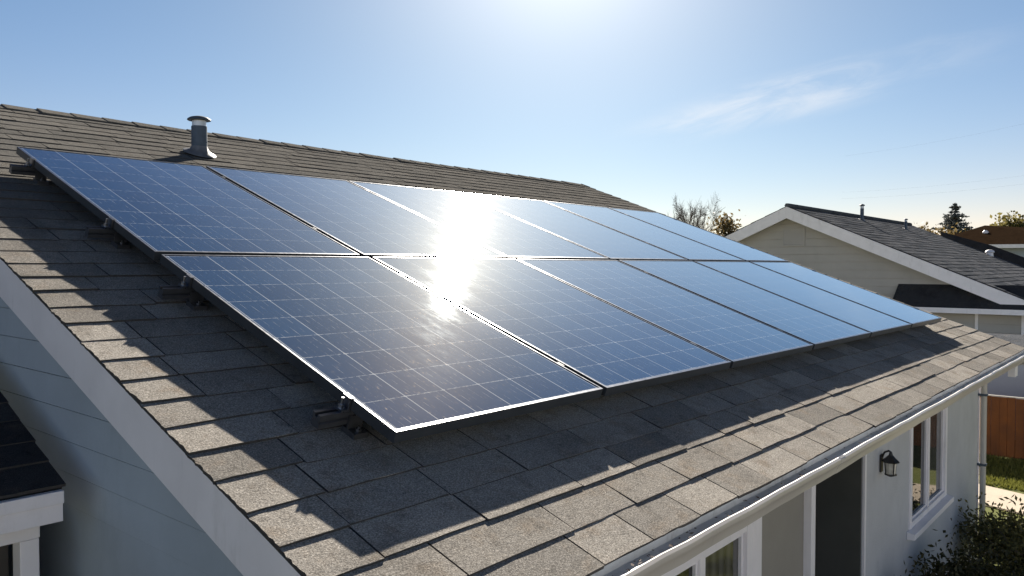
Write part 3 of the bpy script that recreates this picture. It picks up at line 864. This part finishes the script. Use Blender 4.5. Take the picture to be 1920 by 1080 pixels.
# ------------------------------------------------------------------ brown roofed house farther off
bh = empty('house', (46, 3.5, GZ), 'far house with brown hipped roof, white eave and blue wall', 'house')
A = Vector((44, 6.05, 2.52)); Bq = Vector((56, 4.6, 2.75))
ev = lambda x, y, z: Vector((x, y, z))
e0, e1, e2, e3 = ev(40.5, 8.2, 1.50), ev(40.5, .5, 1.44), ev(60, -1.0, 1.5), ev(60, 9.5, 1.5)
b = MB(); b.add([A, Bq, e0, e1, e2, e3], [(0, 2, 3), (0, 3, 4, 1), (1, 4, 5), (0, 1, 5, 2)]); b.add([p_-Vector((0, 0, .06)) for p_ in (e0, e1, e2, e3)], [(0, 1, 2, 3)])
b.build('roof', M['shingle_brown'], bh)
b = MB()
for p_, q_ in ((e0, e1), (e1, e2), (e2, e3), (e3, e0)):
    b.prism([p_-Vector((0, 0, .005)), q_-Vector((0, 0, .005)), q_-Vector((0, 0, .17)), p_-Vector((0, 0, .17))], (-.05, -.02, 0))
b.build('fascia', M['white'], bh)
b = MB(); b.prism([(41.2, 7.6, GZ), (41.2, 1.1, GZ), (59.4, -.4, GZ), (59.4, 8.9, GZ)], (0, 0, 1.40-GZ)); b.build('wall', M['bluewall'], bh)
b = MB(); b.lathe([(.13, -.1), (.13, .12), (.05, .2)], (42.6, 5.78, 2.02), 10); b.build('roof_vent', M['white'], bh, smooth=True)

# ------------------------------------------------------------------ shed, fence
sd = empty('shed', (13.6, -.2, GZ), 'low blue grey shed behind the orange fence', 'shed')
b = MB(); b.prism([(13.2, 1.35, GZ), (13.2, -2.6, GZ), (13.2, -2.6, -1.0), (13.2, 1.35, -1.0)], (1.4, 0, 0)); b.build('wall', M['bluewall'], sd)
b = MB(); b.prism([(13.05, 1.5, -.99), (14.75, 1.5, -.8), (14.75, 1.5, -.74), (13.05, 1.5, -.93)], (0, -4.3, 0)); b.build('roof', M['shingle_far'], sd)
FX = 11.7
fe = empty('fence', (FX, -1, GZ), 'orange brown board fence at the back of the lawn', 'fence')
b = MB(); y = 2.2; q = random.Random(8)
while y > -4.5:
    w = .10*q.uniform(.9, 1.1); b.box((FX+q.uniform(-.006, .006), y-w+.004, GZ+.02), (FX+.022, y, -1.425+q.uniform(-.008, .004))); y -= w
b.build('boards', M['fence'], fe)
for y in (2.0, .7, -.6, -1.9, -3.2):
    b = MB(); b.box((FX+.026, y-.04, GZ), (FX+.10, y+.04, -1.38)); b.build('post', M['fence'], fe)
b = MB(); b.box((FX-.012, -4.5, -1.42), (FX+.025, 2.2, -1.405)); b.build('cap_rail', M['soffit'], fe)

# ------------------------------------------------------------------ plants
def leafcard(b, c, s, q, flat=0.0):
    a = Vector((q.gauss(0, 1), q.gauss(0, 1), q.gauss(0, 1))).normalized(); d = a.orthogonal().normalized()
    d = (d*math.cos(q.uniform(0, 6.28))+a.cross(d)*math.sin(q.uniform(0, 6.28))).normalized(); e_ = a.cross(d)
    b.add([c-d*s, c-e_*s*.45+d*s*.1, c+d*s, c+e_*s*.45-d*s*.1+a*s*.15], [(0, 1, 2, 3)])


def branch(b, p, d, L_, r, depth, q, tips, spread=.5, kids=3, up_=.1, rmin=.003):
    pts = [p]; cur = p; dd = d.normalized(); n_ = 4
    for i in range(n_):
        dd = (dd+Vector((q.gauss(0, .13), q.gauss(0, .13), q.gauss(0, .1)+up_*.3))).normalized(); cur = cur+dd*L_/n_; pts.append(cur)
    b.tube(pts, [r*(1-.55*i/n_) for i in range(n_+1)], 5 if depth > 1 else 3, caps=False)
    if depth == 0: tips.append(cur); return
    for k in range(kids):
        t = pts[q.randint(2, n_)]
        s_ = Vector((q.gauss(0, spread), q.gauss(0, spread), q.gauss(.1, spread*.6)))
        branch(b, t, dd+s_, L_*q.uniform(.5, .78), max(r*.5, rmin), depth-1, q, tips, spread, kids, up_, rmin)
    tips.append(cur)


def fit(b, tips, base, h, rad):
    bz = Vector(base); mz = max((t-bz).z for t in tips)
    rr = sorted(math.hypot((t-bz).x, (t-bz).y) for t in tips)[int(len(tips)*.93)]
    f = lambda p: bz+Vector(((p-bz).x*rad/rr, (p-bz).y*rad/rr, (p-bz).z*h/mz))
    b.v = [f(p) for p in b.v]
    return [f(t) for t in tips]


def tree(name, base, h, rad, label, cat, leafm, seed, depth=3, kids=4, nleaf=0, lsize=.1, spread=.6, lrad=.3, trunk=.06, up_=.1, group=None, first=.4, twig=.011):
    q = random.Random(seed); root = empty(name, base, label, cat, group)
    b = MB(); tips = []
    branch(b, Vector(base), Vector((q.gauss(0, .05), q.gauss(0, .05), 1)), h*first, trunk, depth, q, tips, spread, kids, up_, twig)
    tips = fit(b, tips, base, h, rad)
    b.build('trunk', M['bark'], root, normals=False)
    if nleaf:
        f = MB(); tp = [t for t in tips if (t-Vector(base)).z > h*.35]
        for _ in range(nleaf):
            t = q.choice(tp); c_ = t+Vector((q.gauss(0, lrad), q.gauss(0, lrad), q.gauss(0, lrad*.8)))
            leafcard(f, c_, lsize*q.uniform(.6, 1.3), q)
        f.build('crown', leafm, root, normals=False)
    return root


tree('bare_tree', (36, 18.0, GZ), 6.7, 1.5, 'leafless tree standing behind the far end of the roof', 'tree', None, 14, depth=5, kids=5, spread=.6, trunk=.10, up_=.03, first=.42, twig=.009)
tree('autumn_tree', (33, 14.55, GZ), 4.95, 1.35, 'round olive brown tree left of the beige house gable', 'tree', M['leaf_olive'], 12, depth=4, kids=4, nleaf=7000, lsize=.10, spread=.6, lrad=.22, trunk=.09, first=.4)
for i, (x, y, z_, r_, lb) in enumerate(((57, 6.6, 5.8, 1.3, 'yellow green tree rising over the brown roof, left of the pair there'), (57, 4.6, 6.2, 1.6, 'yellow green tree rising over the brown roof at the edge of the view'))):
    tree('leafy_tree', (x, y, GZ), z_, r_, lb, 'tree', M['leaf_yellow'], 20+i, depth=4, kids=4, nleaf=7500, lsize=.17, spread=.6, lrad=.34, trunk=.12, first=.4, group='trees behind the brown roof')
tree('shrub', (60, 12.2, GZ), 5.35, .9, 'low brown scrub just left of the conifer', 'shrub', M['leaf_olive'], 31, depth=3, kids=5, nleaf=2600, lsize=.15, spread=.8, lrad=.3, trunk=.08, first=.5)
tree('shrub', (60, 10.3, GZ), 5.2, 1.3, 'olive scrub below the conifer beside the brown roof', 'shrub', M['leaf_olive'], 32, depth=3, kids=5, nleaf=3000, lsize=.15, spread=.8, lrad=.3, trunk=.08, first=.5)

# conifer: tiers of drooping boughs
cr = empty('conifer_tree', (66, 11.75, GZ), 'dark pointed conifer on the skyline behind the beige roof', 'tree')
q = random.Random(17); b = MB(); b.tube([(66, 11.75, GZ), (66, 11.75, 3), (66, 11.75, 5.35)], [.16, .09, .01], 7); b.build('trunk', M['bark'], cr)
f = MB(); z = 1.2
while z < 5.3:
    rr = (5.55-z)/2.7*1.75*q.uniform(.6, 1.2)
    for k in range(7):
        a = q.uniform(0, 6.28); L_ = rr*q.uniform(.7, 1.1)
        for j in range(int(8+L_*44)):
            t = q.random()**.8; c_ = Vector((66+math.cos(a)*L_*t, 11.75+math.sin(a)*L_*t, z-.22*L_*t+.15*L_*t*t+q.gauss(0, .03)))
            c_ += Vector((q.gauss(0, .07), q.gauss(0, .07), 0))*(L_*.7+.3); leafcard(f, c_, .105*q.uniform(.6, 1.3), q)
    z += q.uniform(.13, .22)
f.build('crown', M['needle'], cr, normals=False)


def bush(base, rx, ry_, h, label, seed, n_=2600, ls=.035, m_='leaf_bush', group=None):
    q = random.Random(seed); root = empty('shrub', base, label, 'shrub', group); bx, by, bz = base
    b = MB(); tips = []
    for k in range(16):
        a = q.uniform(0, 6.28); s_ = q.uniform(.2, .9)
        d = Vector((math.cos(a)*rx*s_, math.sin(a)*ry_*s_, h*q.uniform(.6, 1.05)*(1-.35*s_)))
        branch(b, Vector(base), d, d.length*.75, .014, 2, q, tips, .45, 4, .05)
    tips = fit(b, tips, base, h, rx)
    b.build('stems', M['bark'], root, normals=False)
    f = MB()
    for _ in range(n_):
        t = q.choice(tips); leafcard(f, t+Vector((q.gauss(0, .06), q.gauss(0, .06), q.gauss(0, .06))), ls*q.uniform(.6, 1.3), q)
    f.build('leaves', M[m_], root, normals=False); return root


bush((6.2, -.66, GZ), .55, .5, .80, 'sprawling shrub with yellowish leaves at the house corner', 51, 8500, .022, 'leaf_shrub')
bush((4.75, -.56, GZ), .33, .4, .88, 'dark dense shrub below the two-pane window', 52, 9000, .022)
bush((3.85, -.44, GZ), .2, .2, .92, 'small rounded dark shrub close to the wall under the lantern', 53, 4500, .02)

# ------------------------------------------------------------------ overhead wires
for i, (p0, p1, sag, lb) in enumerate((((44, 13, 6.6), (36, -6, 8.1), .5, 'highest of the faint overhead wires at the right of the sky'),
                                       ((44, 13, 4.6), (36, -6, 5.35), .45, 'middle faint overhead wire above the conifer'),
                                       ((44, 13, 4.25), (36, -6, 4.95), .45, 'lowest faint overhead wire above the conifer'))):
    P0, P1 = Vector(p0), Vector(p1)
    b = MB(); b.tube([P0.lerp(P1, t/24)-Vector((0, 0, sag*4*(t/24)*(1-t/24))) for t in range(25)], .0014, 5)
    tag(b.build('overhead_wire', M['wire']), lb, 'wire', 'overhead wires')
